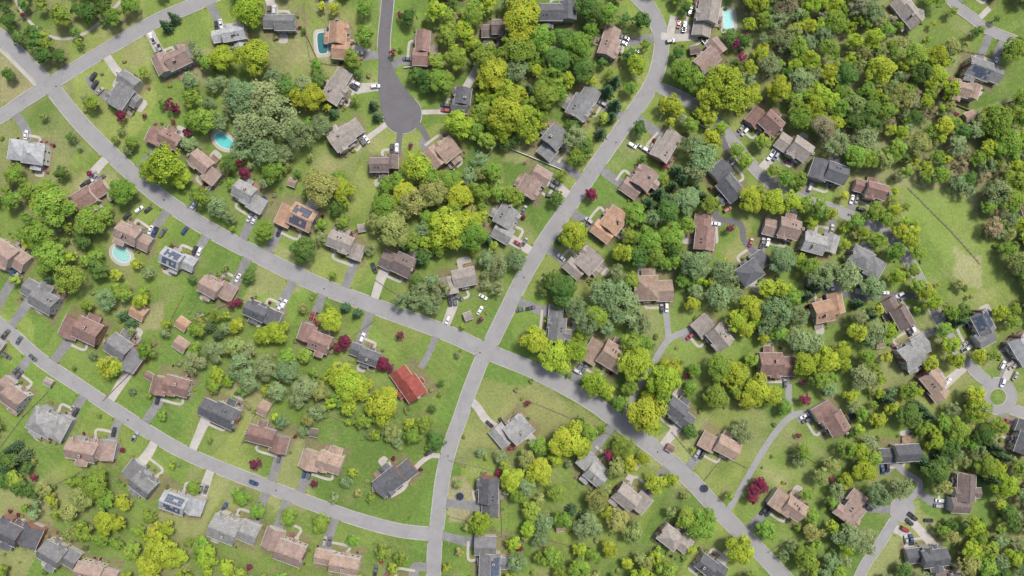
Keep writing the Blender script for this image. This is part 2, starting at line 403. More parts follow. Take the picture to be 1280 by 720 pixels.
    if chim.v: obj('chimney',chim.mesh('chimney',[M_brick,M_conc,M_dark]),parent=par)
    if deck.v: obj('deck',deck.mesh('deck',[hr.choice((M_wood,M_wood2)),M_dark]),parent=par)
    ca,sa=math.cos(a),math.sin(a)
    def Wd(lx,ly): return (x+lx*ca-ly*sa, y+lx*sa+ly*ca)
    PADS.append((x,y,ca,sa,L/2,W/2))
    if hr.random()<.55:
        pc=mx+hr.uniform(-.3,.3)*ml; pw=hr.uniform(2,3.6); pd=hr.uniform(2.5,4.5); y0=yb+.5
        n=18; mb=MB(); 
        pts=[(pc+math.copysign(abs(math.cos(t))**.5,math.cos(t))*pw,y0+pd*.7+math.copysign(abs(math.sin(t))**.5,math.sin(t))*pd*.8) for t in [2*math.pi*i/n for i in range(n)]]
        mb.face([(*p_,.06) for p_ in pts])
        for i in range(n):
            p0,p1=pts[i],pts[(i+1)%n]; mb.face([(*p0,0),(*p1,0),(*p1,.06),(*p0,.06)])
        obj('patio',mb.mesh('patio',[M_conc if hr.random()<.6 else M_drive_c]),(x,y,0),a)
    s=Wd(gx,gyf+.2); s2=Wd(gx,gyf-5.5)
    d2,r2=road_edge(*s2)
    if d2<42 and not nodrive:
        q=spline([s,s2,r2],1.2) if d2>.5 else spline([s,s2],1.2)
        light=hr.random()<.25
        DRV.append((q,min(5.2,gl*.85),3.8,'c' if light else 'A'))
        w0=Wd(dx,yf-1.5); w1=Wd(dx,gyf-3.2 if gyf-3.2<yf-2 else yf-3.4); w2=Wd(gx,gyf-3.6)
        DRV.append((spline([w0,w1,w2],1.0),1.3,1.3,'c'))
        n=hr.choice((0,0,1,1,2,2,3)) if 0<px<1280 else 1
        L_=len(q)
        rot=a-math.pi/2
        for c in range(n):
            if c<2:
                off=(c-.5)*2.5 if n>1 else hr.uniform(-.6,.6)
                cp=Wd(gx+off,gyf-3.2-hr.uniform(0,1.2)); CARS.append((*cp,rot+hr.choice((0,math.pi))+hr.uniform(-.04,.04)))
            elif L_>14:
                i=int(L_*.65); tq=q[i+1]-q[i]; CARS.append((q[i][0],q[i][1],math.atan2(tq[1],tq[0])))
    for i in range(hr.randint(7,12)):
        side=hr.random()
        if side<.55: lx=hr.uniform(-L/2,L/2); ly=yf-hr.uniform(.8,2.0)-(1.2 if cx is not None else 0)
        elif side<.8: lx=hr.uniform(-L/2,L/2); ly=W/2+hr.uniform(.8,3)
        else: lx=hr.choice((-1,1))*(L/2+hr.uniform(.7,1.6)); ly=hr.uniform(-W/2,W/2)
        if abs(lx-gx)<3 and ly<0: continue
        SHR.append((*Wd(lx,ly),hr.uniform(.5,1.15)))
for i,h in enumerate(HL): build_house(i,h)

for pts,w,m in [([(586,499),(596,508),(608,525),(622,536)],10,'c'),([(550,570),(538,570),(524,580),(513,594),(504,610),(488,620)],6,'c'),([(545,420),(537,440),(526,460)],8,'A'),
  ([(843,20),(838,45),(850,47),(868,44)],10,'c'),([(110,95),(118,110),(135,122)],9,'A'),([(800,578),(790,590),(785,600)],7,'c'),([(1255,478),(1262,462),(1268,452)],9,'c'),
  ([(462,65),(440,60)],8,'c'),([(475,108),(440,115)],8,'c'),([(1237,10),(1225,22)],7,'c')]:
    DRV.append((spline([P(*p) for p in pts],1.2),w*S,w*S,m))
for pts in [[(14,-40),(20,0),(42,32),(72,48),(105,42),(130,22),(155,-5),(170,-40)]]:
    o=strip('footpath',spline([P(*p) for p in pts]),1.5,.006,M_conc)
o=strip('sidewalk',spline([P(*p) for p in [(-40,35),(0,62),(25,86),(48,110)]]),1.8,.006,M_conc)

for i,(n,q,w,k,m) in enumerate(road): strip(n,q,w,.03+.004*i,MATS[m])
strip('court_throat',THR,15*S,.14,M_asph_d,44*S,.0001)
for j,(x,y,r,m) in enumerate(BULB):
    mb=MB(); c=P(x,y); z=.135
    mb.face([(c[0]+math.cos(t*math.pi/24)*r*S,c[1]+math.sin(t*math.pi/24)*r*S,z) for t in range(48)])
    obj('turning_circle',mb.mesh('turning_circle',[MATS[m]]))
mb=MB(); c=P(1247,496)
mb.tube((c[0],c[1],.12),(c[0],c[1],.28),4.4,4.4,32,0); mb.tube((c[0],c[1],.2),(c[0],c[1],.3),4.05,4.0,32,1)
obj('traffic_island',mb.mesh('traffic_island',[M_kerb,noisy('island_grass',(.13,.19,.045),.3,1)]))
mh=MB(); mh.tube((0,0,0),(0,0,.012),.38,.38,16,0); mh.tube((0,0,.012),(0,0,.016),.3,.3,16,1); MH=mh.mesh('manhole_cover',[M_dark,M_tire])
for (x,y,i) in [(600,441,0),(405,361,0),(205,250,0),(822,565,0),(770,178,1),(655,347,1),(560,570,2),(160,525,6),(345,613,6),(70,108,0)]:
    obj('manhole_cover',MH,(*P(x,y),.031+.004*i+.004))
DP=np.concatenate([d[0] for d in DRV]); DW=np.concatenate([np.full(len(d[0]),max(d[1],d[2])/2) for d in DRV])
for i,(q,w,w2,m) in enumerate(DRV): strip('driveway' if w>1.5 else 'footpath',q,w,.005+.00183*(i%11),MATS[m],w2,.00011)
def drive_edge(x,y): return float((np.hypot(DP[:,0]-x,DP[:,1]-y)-DW).min())
for ri,(n,q,w,k,m) in enumerate(road):
    if not k: continue
    t=np.gradient(q,axis=0); t/=np.linalg.norm(t,axis=1)[:,None]; nn=np.stack([-t[:,1],t[:,0]],1); mb=MB()
    for sg in (-1,1):
        a=q+nn*sg*(w/2-.02); b=q+nn*sg*(w/2+.38)
        ok=[road_edge(*(a[i]*.5+b[i]*.5),skip=ri)[0]>.3 and drive_edge(*b[i])>0 for i in range(len(q))]
        for i in range(len(q)-1):
            if ok[i] and ok[i+1]:
                z=.17
                mb.hexa([(*a[i],0),(*a[i+1],0),(*b[i+1],0),(*b[i],0),(*a[i],z),(*a[i+1],z),(*b[i+1],z),(*b[i],z)])
    obj('kerb',mb.mesh('kerb',[M_kerb]))
for j,(x,y,r,m) in enumerate(BULB):
    mb=MB(); c=P(x,y); n=72
    for t in range(n):
        a0,a1=2*math.pi*t/n,2*math.pi*(t+1)/n; am=(a0+a1)/2; ro=r*S
        mx_,my_=c[0]+math.cos(am)*(ro+.2),c[1]+math.sin(am)*(ro+.2)
        if road_edge(mx_,my_,skip=100+j)[0]<.4 or drive_edge(mx_,my_)<0: continue
        pp=lambda a,rr,z:(c[0]+math.cos(a)*rr,c[1]+math.sin(a)*rr,z)
        mb.hexa([pp(a0,ro,0),pp(a0,ro+.33,0),pp(a1,ro+.33,0),pp(a1,ro,0),pp(a0,ro,.22),pp(a0,ro+.33,.22),pp(a1,ro+.33,.22),pp(a1,ro,.22)])
    obj('kerb',mb.mesh('kerb',[M_kerb]))

# ------------------------------------------------------------ pools
POOLS=[(280,176,26,15,-35,(.1,.46,.44),'k'),(403,54,12,26,5,(.03,.13,.14),'r'),(910,25,12,24,5,(.1,.36,.36),'r'),(152,318,24,17,-35,(.24,.46,.43),'k'),(1214,109,22,12,-30,(.1,.34,.45),'k')]
PP=[]
for (x,y,a_,b_,ang,c,kind) in POOLS:
    e=bpy.data.objects.new('swimming_pool',None); col.objects.link(e); X,Y=P(x,y); e.location=(X,Y,0); e.rotation_euler=(0,0,math.radians(ang)); PP.append((X,Y,max(a_,b_)*S*.95))
    n=48; ra,rb=a_*S/2,b_*S/2
    def rad(t,off):
        ex=.5 if kind=='r' else 1.0
        cx=math.copysign(abs(math.cos(t))**ex,math.cos(t)); sx=math.copysign(abs(math.sin(t))**ex,math.sin(t))
        k=1 if kind=='r' else 1-.16*math.exp(-((t-math.pi/2)/.5)**2)
        return ((ra+off)*cx*k,(rb+off)*sx*k)
    dk,cp,wt=MB(),MB(),MB()
    dk.face([(*rad(2*math.pi*i/n,2.0),.05) for i in range(n)])
    for i in range(n):
        t0,t1=2*math.pi*i/n,2*math.pi*(i+1)/n
        p=[rad(t0,0),rad(t0,.4),rad(t1,.4),rad(t1,0)]
        cp.hexa([(*q,.03) for q in p]+[(*q,.14) for q in p])
    wt.face([(*rad(2*math.pi*i/n,.02),.09) for i in range(n)])
    obj('pool_deck',dk.mesh('pool_deck',[M_conc]),parent=e); obj('coping',cp.mesh('coping',[M_white]),parent=e); obj('water',wt.mesh('water',[M_water]),parent=e,color=c)

# ------------------------------------------------------------ vehicles
def car_mesh(kind):
    mb=MB()
    if kind=='sedan': L=4.7; st=[(-2.35,.72,.42,.78),(-2.2,.84,.3,.92),(-1.5,.9,.25,.98),(0,.92,.22,.96),(1.2,.91,.25,.92),(2.1,.84,.3,.8),(2.35,.68,.42,.66)]; cab=[(-1.75,.70,.96),(-1.0,.62,1.42),(.35,.62,1.44),(1.15,.72,.93)]
    elif kind=='suv': L=4.8; st=[(-2.4,.8,.45,1.0),(-2.3,.9,.35,1.08),(-1.5,.95,.3,1.1),(0,.96,.28,1.08),(1.3,.95,.3,1.04),(2.2,.88,.35,.95),(2.4,.74,.45,.8)]; cab=[(-2.28,.78,1.08),(-1.95,.7,1.7),(.45,.7,1.72),(1.15,.8,1.06)]
    else: L=5.6; st=[(-2.8,.88,.5,1.05),(-2.7,.96,.42,1.1),(-1.5,.98,.4,1.1),(0,.98,.4,1.1),(1.5,.97,.4,1.1),(2.6,.92,.42,1.02),(2.8,.8,.5,.85)]; cab=[(-.75,.82,1.1),(-.55,.74,1.82),(.75,.74,1.84),(1.45,.84,1.08)]
    rings=[]
    for (x,w,z0,z1) in st:
        zm=(z0+z1)/2+.08
        rings.append([(x,-w*.88,z0),(x,-w,z0+.12),(x,-w,zm),(x,-w*.86,z1),(x,w*.86,z1),(x,w,zm),(x,w,z0+.12),(x,w*.88,z0)])
    i0=len(mb.v)
    for r in rings: mb.v+=r
    n=8
    for a in range(len(rings)-1):
        for b in range(n):
            mb.f.append((i0+a*n+b,i0+(a+1)*n+b,i0+(a+1)*n+(b+1)%n,i0+a*n+(b+1)%n)); mb.m.append(0)
    mb.f.append(tuple(i0+b for b in range(n))); mb.m.append(0); mb.f.append(tuple(i0+(len(rings)-1)*n+b for b in reversed(range(n)))); mb.m.append(0)
    (xa,wa,za),(xb,wb,zb),(xc,wc,zc),(xd,wd,zd)=cab
    mb.hexa([(xa,-wa,za-.06),(xd,-wd,zd-.06),(xd,wd,zd-.06),(xa,wa,za-.06),(xb,-wb,zb-.03),(xc,-wc,zc-.03),(xc,wc,zc-.03),(xb,wb,zb-.03)],1)
    mb.hexa([(xb-.06,-wb-.03,zb-.05),(xc+.08,-wc-.03,zc-.05),(xc+.08,wc+.03,zc-.05),(xb-.06,wb+.03,zb-.05),(xb+.08,-wb+.05,zb+.02),(xc-.08,-wc+.05,zc+.02),(xc-.08,wc-.05,zc+.02),(xb+.08,wb-.05,zb+.02)],0)
    for sg in (-1,1):
        for (x0,z0,w0,x1,z1,w1) in ((xa,za,wa,xb,zb,wb),(xd,zd,wd,xc,zc,wc)):
            mb.tube((x0,sg*(w0),z0-.04),(x1,sg*(w1),z1-.04),.045,.045,5,0)
        mb.box(xd-.35,xd-.15,min(sg*.9,sg*1.08),max(sg*.9,sg*1.08),zd+.0,zd+.14,0)
    if kind=='pickup':
        mb.box(-2.68,-.9,-.8,.8,1.1,1.115,3); 
        for sg in (-1,1): mb.box(-2.72,-.85,min(sg*.82,sg*.95),max(sg*.82,sg*.95),1.05,1.3,0)
        mb.box(-2.8,-2.72,-.95,.95,1.0,1.3,0)
    wb_=L*.31
    for sx in (-wb_,wb_):
        for sg in (-1,1):
            mb.tube((sx,sg*.72,.34),(sx,sg*.95,.34),.34,.34,14,2); mb.tube((sx,sg*.95,.34),(sx,sg*.965,.34),.2,.2,10,4)
    fx=st[-1][0]; bx=st[0][0]
    for sg in (-1,1):
        y0,y1=sorted((sg*.42,sg*.7)); mb.box(fx-.12,fx+.02,y0,y1,st[-1][3]-.16,st[-1][3]-.02,4); mb.box(bx-.02,bx+.1,y0,y1,st[0][3]-.2,st[0][3]-.04,5)
    return mb.mesh(kind,[M_paint,M_glass,M_tire,M_dark,M_lamp,M_red])
CM={k:car_mesh(k) for k in ('sedan','suv','pickup')}
CC=[(.6,.6,.6),(.62,.62,.63),(.58,.58,.58),(.45,.46,.47),(.3,.3,.31),(.035,.035,.04),(.04,.04,.045),(.1,.11,.12),(.1,.1,.1),(.24,.035,.03),(.03,.06,.14),(.3,.28,.24)]
XC="""648 308 60|656 302 60|604 371 -30|600 388 60|663 385 15|651 387 15|42 447 -42|186 262 40|160 270 45|232 288 55|786 68 10|793 66 10|801 184 -30|808 188 -30|335 10 5|118 96 60|120 106 60|126 114 45|108 230 40|128 222 40|118 238 40|292 60 60|415 712 70|470 712 80|478 698 80|960 636 -30|967 630 -30|1070 250 -20|1076 262 -20|1136 652 -40|1130 661 -30|1140 645 -40|1252 456 60|938 303 70|909 262 30|722 464 -30|732 458 -30|640 560 10|627 527 -60|632 530 -60|612 530 -40|536 566 30|395 410 60|350 385 60|318 603 -24|468 335 -70|688 245 -10|655 262 60|645 300 60|574 372 -30|838 52 10|848 30 80|855 34 80|862 14 80|1188 140 30|1160 650 0|205 290 60|175 262 40|1016 512 10|765 640 45|282 632 60|1212 500 40|1268 470 60|1105 366 0|790 182 -30|10 445 -40|170 545 60|25 425 60"""
for t in XC.split('|'):
    a=[float(q) for q in t.split()]; CARS.append((*P(a[0],a[1]),math.radians(a[2])))
cr=random.Random(5); placed=[]
def in_house(x,y,m):
    for (hx,hy,c,s,hl,hw) in PADS:
        dx,dy=x-hx,y-hy
        if abs(dx*c+dy*s)<hl+m and abs(-dx*s+dy*c)<hw+m: return True
    return False
for (x,y,a) in CARS:
    if any(math.hypot(x-u,y-w)<2.2 for u,w in placed): continue
    if in_house(x,y,-1.5): continue
    placed.append((x,y)); k=cr.choice(('sedan','sedan','suv','suv','pickup'))
    re=road_edge(x,y)[0]; z=.06 if re<0 else .02
    obj({'sedan':'parked_car','suv':'parked_suv','pickup':'pickup_truck'}[k],CM[k],(x,y,z),a,color=cr.choice(CC))

# ------------------------------------------------------------ sheds, trampolines, fences, mailboxes
def shed(px,py,ang,l,w,rc,h=2.3):
    x,y=P(px,py,2.5); e=bpy.data.objects.new('garden_shed',None); col.objects.link(e); e.location=(x,y,0); e.rotation_euler=(0,0,math.radians(ang))
    a,b,c=MB(),MB(),MB(); l*=S; w*=S; block(a,b,c,0,0,l,w,h,'x',.5)
    d=MB(); d.box(-.8,.8,-w/2-.05,-w/2,0,1.95); d.box(-.02,.02,-w/2-.065,-w/2-.05,0,1.95,1)
    obj('walls',a.mesh('walls',[M_wall]),parent=e,color=(.42,.33,.25)); obj('roof',b.mesh('roof',[M_roof]),parent=e,color=RC[rc]); obj('eaves_trim',c.mesh('eaves_trim',[M_white]),parent=e); obj('double_door',d.mesh('double_door',[M_white,M_dark]),parent=e)
    PADS.append((x,y,math.cos(math.radians(ang)),math.sin(math.radians(ang)),l/2,w/2))
for s_ in [(228,405,-35,14,13,'O'),(226,431,-35,16,14,'T'),(173,390,-30,18,16,'O'),(330,511,-25,12,16,'T'),(60,478,-30,9,7,'E'),(392,541,-10,9,8,'K'),(365,228,-20,9,8,'T'),(1213,145,20,12,10,'T'),(470,610,0,8,7,'E'),(585,395,20,9,8,'E'),(868,62,10,10,8,'K'),(838,560,-30,8,7,'B'),(700,660,10,8,7,'T'),(1015,352,0,9,8,'G'),(140,245,20,9,7,'E'),(452,285,10,8,7,'E'),(186,470,-30,9,7,'B'),(1100,430,10,8,8,'T')]: shed(*s_)
def tramp(px,py):
    mb=MB(); 
    mb.tube((0,0,.78),(0,0,.8),1.75,1.75,24,0)
    for k in range(24):
        a0,a1=k*math.pi/12,(k+1)*math.pi/12
        mb.tube((1.9*math.cos(a0),1.9*math.sin(a0),.82),(1.9*math.cos(a1),1.9*math.sin(a1),.82),.13,.13,5,1)
        if k%4==0: mb.tube((1.9*math.cos(a0),1.9*math.sin(a0),0),(1.9*math.cos(a0),1.9*math.sin(a0),2.4),.04,.04,5,2)
    x,y=P(px,py); obj('trampoline',mb.mesh('trampoline',[M_dark,glass('tramp_pad',(.03,.08,.3),.6),M_conc]),(x,y,0))
for t in [(330,250),(250,395),(505,300),(1065,520),(575,620),(130,640),(880,610)]: tramp(*t)
def fence(pts,mat,h=1.2,solid=False,th=.12):
    mb=MB(); pts=[P(*p) for p in pts]; h=min(h,1.15)
    if solid: th=.28
    for a,b in zip(pts[:-1],pts[1:]):
        a=Vector((*a,0));b=Vector((*b,0)); d=b-a; n=max(1,round(d.length/2.4)); u=d.normalized(); w=Vector((-u.y,u.x,0))*th/2
        for i in range(n+1):
            c=a+d*i/n; e=.12 if solid else .08
            mb.box(c.x-e,c.x+e,c.y-e,c.y+e,0,h+.12)
        for z in (.4,.95) if not solid else ():
            z*=h/1.05; mb.hexa([tuple(q+Vector((0,0,zz))) for zz in (z-.05,z+.05) for q in (a-w,b-w,b+w,a+w)])
        if solid:
            mb.hexa([tuple(q+Vector((0,0,zz))) for zz in (.05,h-.08) for q in (a-w*.3,b-w*.3,b+w*.3,a+w*.3)])
            mb.hexa([tuple(q+Vector((0,0,zz))) for zz in (h-.08,h) for q in (a-w,b-w,b+w,a+w)])
    obj('fence',mb.mesh('fence',[mat]))
M_vinyl=noisy('white_vinyl',(.6,.6,.58),.08,1)
for pts,m,h,s_ in [([(600,205),(622,180),(660,195),(706,214)],M_vinyl,1.5,1),([(826,130),(850,143),(890,165)],M_vinyl,1.4,1),([(832,136),(824,150)],M_vinyl,1.4,1),
 ([(562,575),(600,583),(625,590),(660,600)],M_wood2,1.3,0),([(562,645),(600,655),(628,670)],M_wood2,1.3,0),([(625,590),(628,670),(690,685)],M_wood2,1.3,0),([(640,665),(690,675),(740,690)],M_wood,1.5,0),
 ([(350,480),(380,505),(440,530),(480,545)],M_wood2,1.2,0),([(300,560),(318,520),(340,485)],M_wood2,1.2,0),([(385,610),(410,560),(430,530)],M_wood2,1.2,0),([(130,500),(160,470),(190,440)],M_wood,1.4,0),
 ([(0,560),(30,520),(60,490)],M_wood2,1.2,0),([(100,620),(125,640),(160,655)],M_wood,1.5,0),([(60,610),(100,590),(140,600)],M_wood2,1.4,0),([(740,10),(790,25)],M_wood2,1.3,0),([(730,30),(780,45),(800,50)],M_wood2,1.3,0),
 ([(380,5),(382,40),(400,80)],M_wood,1.6,1),([(382,36),(388,76),(420,82)],M_wood2,1.6,0),([(505,85),(540,82)],M_vinyl,1.4,1),([(750,560),(720,610)],M_wood2,1.3,0),([(230,370),(205,415)],M_wood,1.4,0),([(235,260),(262,225)],M_wood2,1.4,0),
 ([(1080,5),(1120,35),(1170,80)],M_wood2,1.3,0),([(1180,60),(1240,70)],M_wood,1.5,0),([(1180,100),(1190,130),(1215,140)],M_wood,1.5,1),([(1135,235),(1190,290),(1225,330)],M_wood2,1.0,0),
 ([(880,600),(905,570),(935,585)],M_wood2,1.3,0),([(840,540),(870,575)],M_wood2,1.3,0),([(990,560),(1040,590)],M_wood2,1.3,0),([(960,690),(1010,660),(1040,680)],M_wood2,1.2,0),([(15,30),(60,5)],M_wood2,1.2,0),([(500,370),(470,350)],M_wood2,1.2,0),([(440,420),(470,400)],M_wood2,1.2,0),([(300,330),(285,380),(240,400)],M_wood2,1.2,0),([(560,365),(600,330)],M_wood2,1.2,0),([(660,500),(770,545)],M_wood2,1.2,0)]: fence(pts,m,h,bool(s_))
mm=MB(); mm.box(-.05,.05,-.05,.05,0,1.0,0); mm.box(-.12,.12,-.25,.25,1.0,1.16,1); mm.tube((0,-.25,1.16),(0,.25,1.16),.12,.12,8,1); mm.box(.12,.14,-.1,.0,1.15,1.35,2)
MBX=mm.mesh('mailbox',[M_wood,M_dark,M_red])
for (q,w,w2,m) in DRV:
    if w>3 and len(q)>8:
        e=q[-1]; t=q[-1]-q[-4]; t/=np.linalg.norm(t)
        for back in np.arange(2,9,.5):
            p=e-t*back+np.array([-t[1],t[0]])*3
            if road_edge(*p)[0]>.9: obj('mailbox',MBX,(p[0],p[1],0),math.atan2(t[1],t[0])); break

# ------------------------------------------------------------ trees
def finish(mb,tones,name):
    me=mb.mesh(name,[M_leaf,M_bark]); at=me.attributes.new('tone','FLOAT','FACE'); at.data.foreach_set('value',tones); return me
def leafcard(mb,tones,rg,c,n,s,tone):
    n=(n+Vector((rg.gauss(0,.32),rg.gauss(0,.32),rg.gauss(0,.32)+.5))).normalized()
    u=n.orthogonal().normalized(); w=n.cross(u); t=rg.uniform(0,6.28); u,w=u*math.cos(t)+w*math.sin(t),w*math.cos(t)-u*math.sin(t)
    a=s*rg.uniform(.7,1.3)/2; b=s*rg.uniform(.5,1.0)/2
    mb.face([tuple(c-u*a-w*b*.5),tuple(c+u*a*.3-w*b),tuple(c+u*a+w*b*.4),tuple(c-u*a*.4+w*b)],0); tones.append(tone)
def broadleaf(seed,Rr,nl,leaf,sparse=0.0,lob=11):
    rg=random.Random(seed); mb=MB(); tn=[]
    hc=Rr*.95+2.4
    lobes=[(Vector((0,0,hc+Rr*.26)),Rr*.54,rg.uniform(.98,1.12))]
    for i in range(lob):
        a=i*2.4+rg.uniform(-.5,.5); rr=Rr*rg.uniform(.35,.66); z=hc+rg.uniform(-.2,.16)*Rr-(rr/Rr-.45)*Rr*.6
        lobes.append((Vector((math.cos(a)*rr,math.sin(a)*rr,z)),Rr*rg.uniform(.28,.42),rg.uniform(.84,1.14)))
    k0=len(mb.f); mb.tube((0,0,-.1),(0,0,hc*.45),Rr*.06+.06,Rr*.045+.04,7,1,False)
    mb.tube((0,0,hc*.45),(rg.uniform(-.3,.3),rg.uniform(-.3,.3),hc+Rr*.2),Rr*.045+.04,.05,6,1,False)
    for c,r,t in lobes[1:]:
        st=Vector((0,0,hc*rg.uniform(.4,.6))); mid=(st+c)/2+Vector((0,0,-.1*Rr)); mb.tube(st,mid,Rr*.025+.03,Rr*.016+.02,5,1,False); mb.tube(mid,c,Rr*.016+.02,.02,5,1,False)
        for q in range(3 if sparse else 1):
            e=c+Vector((rg.uniform(-1,1),rg.uniform(-1,1),rg.uniform(-.2,1)))*r*.8; mb.tube(c,e,.04,.01,4,1,False)
    tn+=[1.0]*(len(mb.f)-k0)
    tot=sum(r*r for _,r,_ in lobes)
    for c,r,t in lobes:
        n=int(nl*r*r/tot); 
        subs=[]
        for q in range(max(5,int(n/20))):
            d=Vector((rg.gauss(0,1),rg.gauss(0,1),rg.gauss(0,1)+.5)).normalized()
            if d.z<-.3: d.z*=-1
            subs.append((d,rg.uniform(.85,1.16)))
        for q in range(n):
            d,ts=rg.choice(subs)
            p=(d+Vector((rg.gauss(0,.22),rg.gauss(0,.22),rg.gauss(0,.22)))).normalized()
            rad=r*rg.uniform(.78,1.08) if rg.random()>sparse else r*rg.uniform(.5,1.3)
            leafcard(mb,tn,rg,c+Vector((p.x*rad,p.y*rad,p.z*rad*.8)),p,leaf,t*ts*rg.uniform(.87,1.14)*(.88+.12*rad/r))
    return finish(mb,tn,'broadleaf')
def conifer(seed,Rr,h):
    rg=random.Random(seed); mb=MB(); tn=[]
    mb.tube((0,0,-.1),(0,0,h*.98),.22,.03,7,1,False); tn+=[1]*len(mb.f)
    tiers=13
    for i in range(tiers):
        f=i/tiers; z=1+(h-1.2)*f; L=Rr*(1-f)**.85*rg.uniform(.85,1.1)+.15; n=max(5,int(11-5*f))
        for k in range(n):
            a=k*2*math.pi/n+rg.uniform(-.25,.25)+i; l=L*rg.uniform(.75,1.12); t=rg.uniform(.75,1.25)
            e=Vector((math.cos(a)*l,math.sin(a)*l,z-.22*l)); s=Vector((0,0,z+.1))
            k0=len(mb.f); mb.tube(s,e,.04,.01,3,1,False); tn+=[1]*(len(mb.f)-k0)
            m=max(4,int(l*9))
            for q in range(m):
                g=(q+rg.random())/m; wv=.32*(1-g)+.12
                p=s.lerp(e,g)+Vector((rg.uniform(-wv,wv),rg.uniform(-wv,wv),rg.uniform(-.08,.12)))
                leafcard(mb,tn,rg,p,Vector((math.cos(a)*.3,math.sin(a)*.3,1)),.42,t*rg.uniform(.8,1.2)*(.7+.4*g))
    return finish(mb,tn,'conifer')
def shrub(seed):
    rg=random.Random(seed); mb=MB(); tn=[]
    for k in range(5):
        mb.tube((0,0,0),(rg.uniform(-.5,.5),rg.uniform(-.5,.5),.7),.04,.01,4,1,False)
    tn+=[1]*len(mb.f)
    for k in range(6):
        c=Vector((rg.uniform(-.45,.45),rg.uniform(-.45,.45),rg.uniform(.45,.7))); t=rg.uniform(.75,1.25)
        for q in range(60):
            p=Vector((rg.gauss(0,1),rg.gauss(0,1),rg.gauss(0,1)+.4)).normalized(); leafcard(mb,tn,rg,c+p*.45,p,.24,t*rg.uniform(.8,1.2))
    return finish(mb,tn,'shrub')
BL_L=[broadleaf(100+i,7.0,4200,.66,.05,15+i%3*2) for i in range(6)]
BL_M=[broadleaf(200+i,4.6,2100,.55,.05,10+i%4) for i in range(7)]
BL_S=[broadleaf(300+i,2.8,900,.44,.05,8) for i in range(4)]
SP_L=[broadleaf(400+i,6.5,2300,.62,.35,18) for i in range(4)]
SP_M=[broadleaf(500+i,4.4,1150,.52,.35,13) for i in range(4)]
CO=[conifer(600+i,2.7,10) for i in range(4)]
SH=[shrub(700+i) for i in range(4)]
TC={'y':(.345,.42,.052),'g':(.235,.335,.06),'d':(.13,.215,.055),'s':(.255,.32,.145),'o':(.31,.335,.11),'p':(.21,.04,.085),'c':(.105,.17,.08),'b':(.32,.29,.17)}
tr=random.Random(11); TREES=[]
def tree(x,y,r,c):
    base=TC[c]; k=tr.uniform(.82,1.12); hs=tr.uniform(-.16,.1)
    colr=(base[0]*k*(1+hs),base[1]*k,base[2]*k)
    rot=tr.uniform(0,6.28)
    if c=='c': me=tr.choice(CO); s=r/2.6; sc=(s,s,s*tr.uniform(.8,1.0)); nm='conifer_tree'
    else:
        sp=(c in 'sb' and tr.random()<.75) or tr.random()<.1
        if sp: L=(SP_M,4.4) if r<5.4 else (SP_L,6.5)
        else: L=(BL_S,2.8) if r<3.6 else ((BL_M,4.6) if r<5.9 else (BL_L,7.0))
        me=tr.choice(L[0]); s=r/L[1]*1.08; sc=(s*tr.uniform(.92,1.08),s*tr.uniform(.92,1.08),s*tr.uniform(.82,1.0)); nm={'p':'purple_plum_tree'}.get(c,'broadleaf_tree')
    obj(nm,me,(x,y,0),rot,color=colr,scale=sc); TREES.append((x,y,r,c))
def hgt(r): return r*1.1+2.6
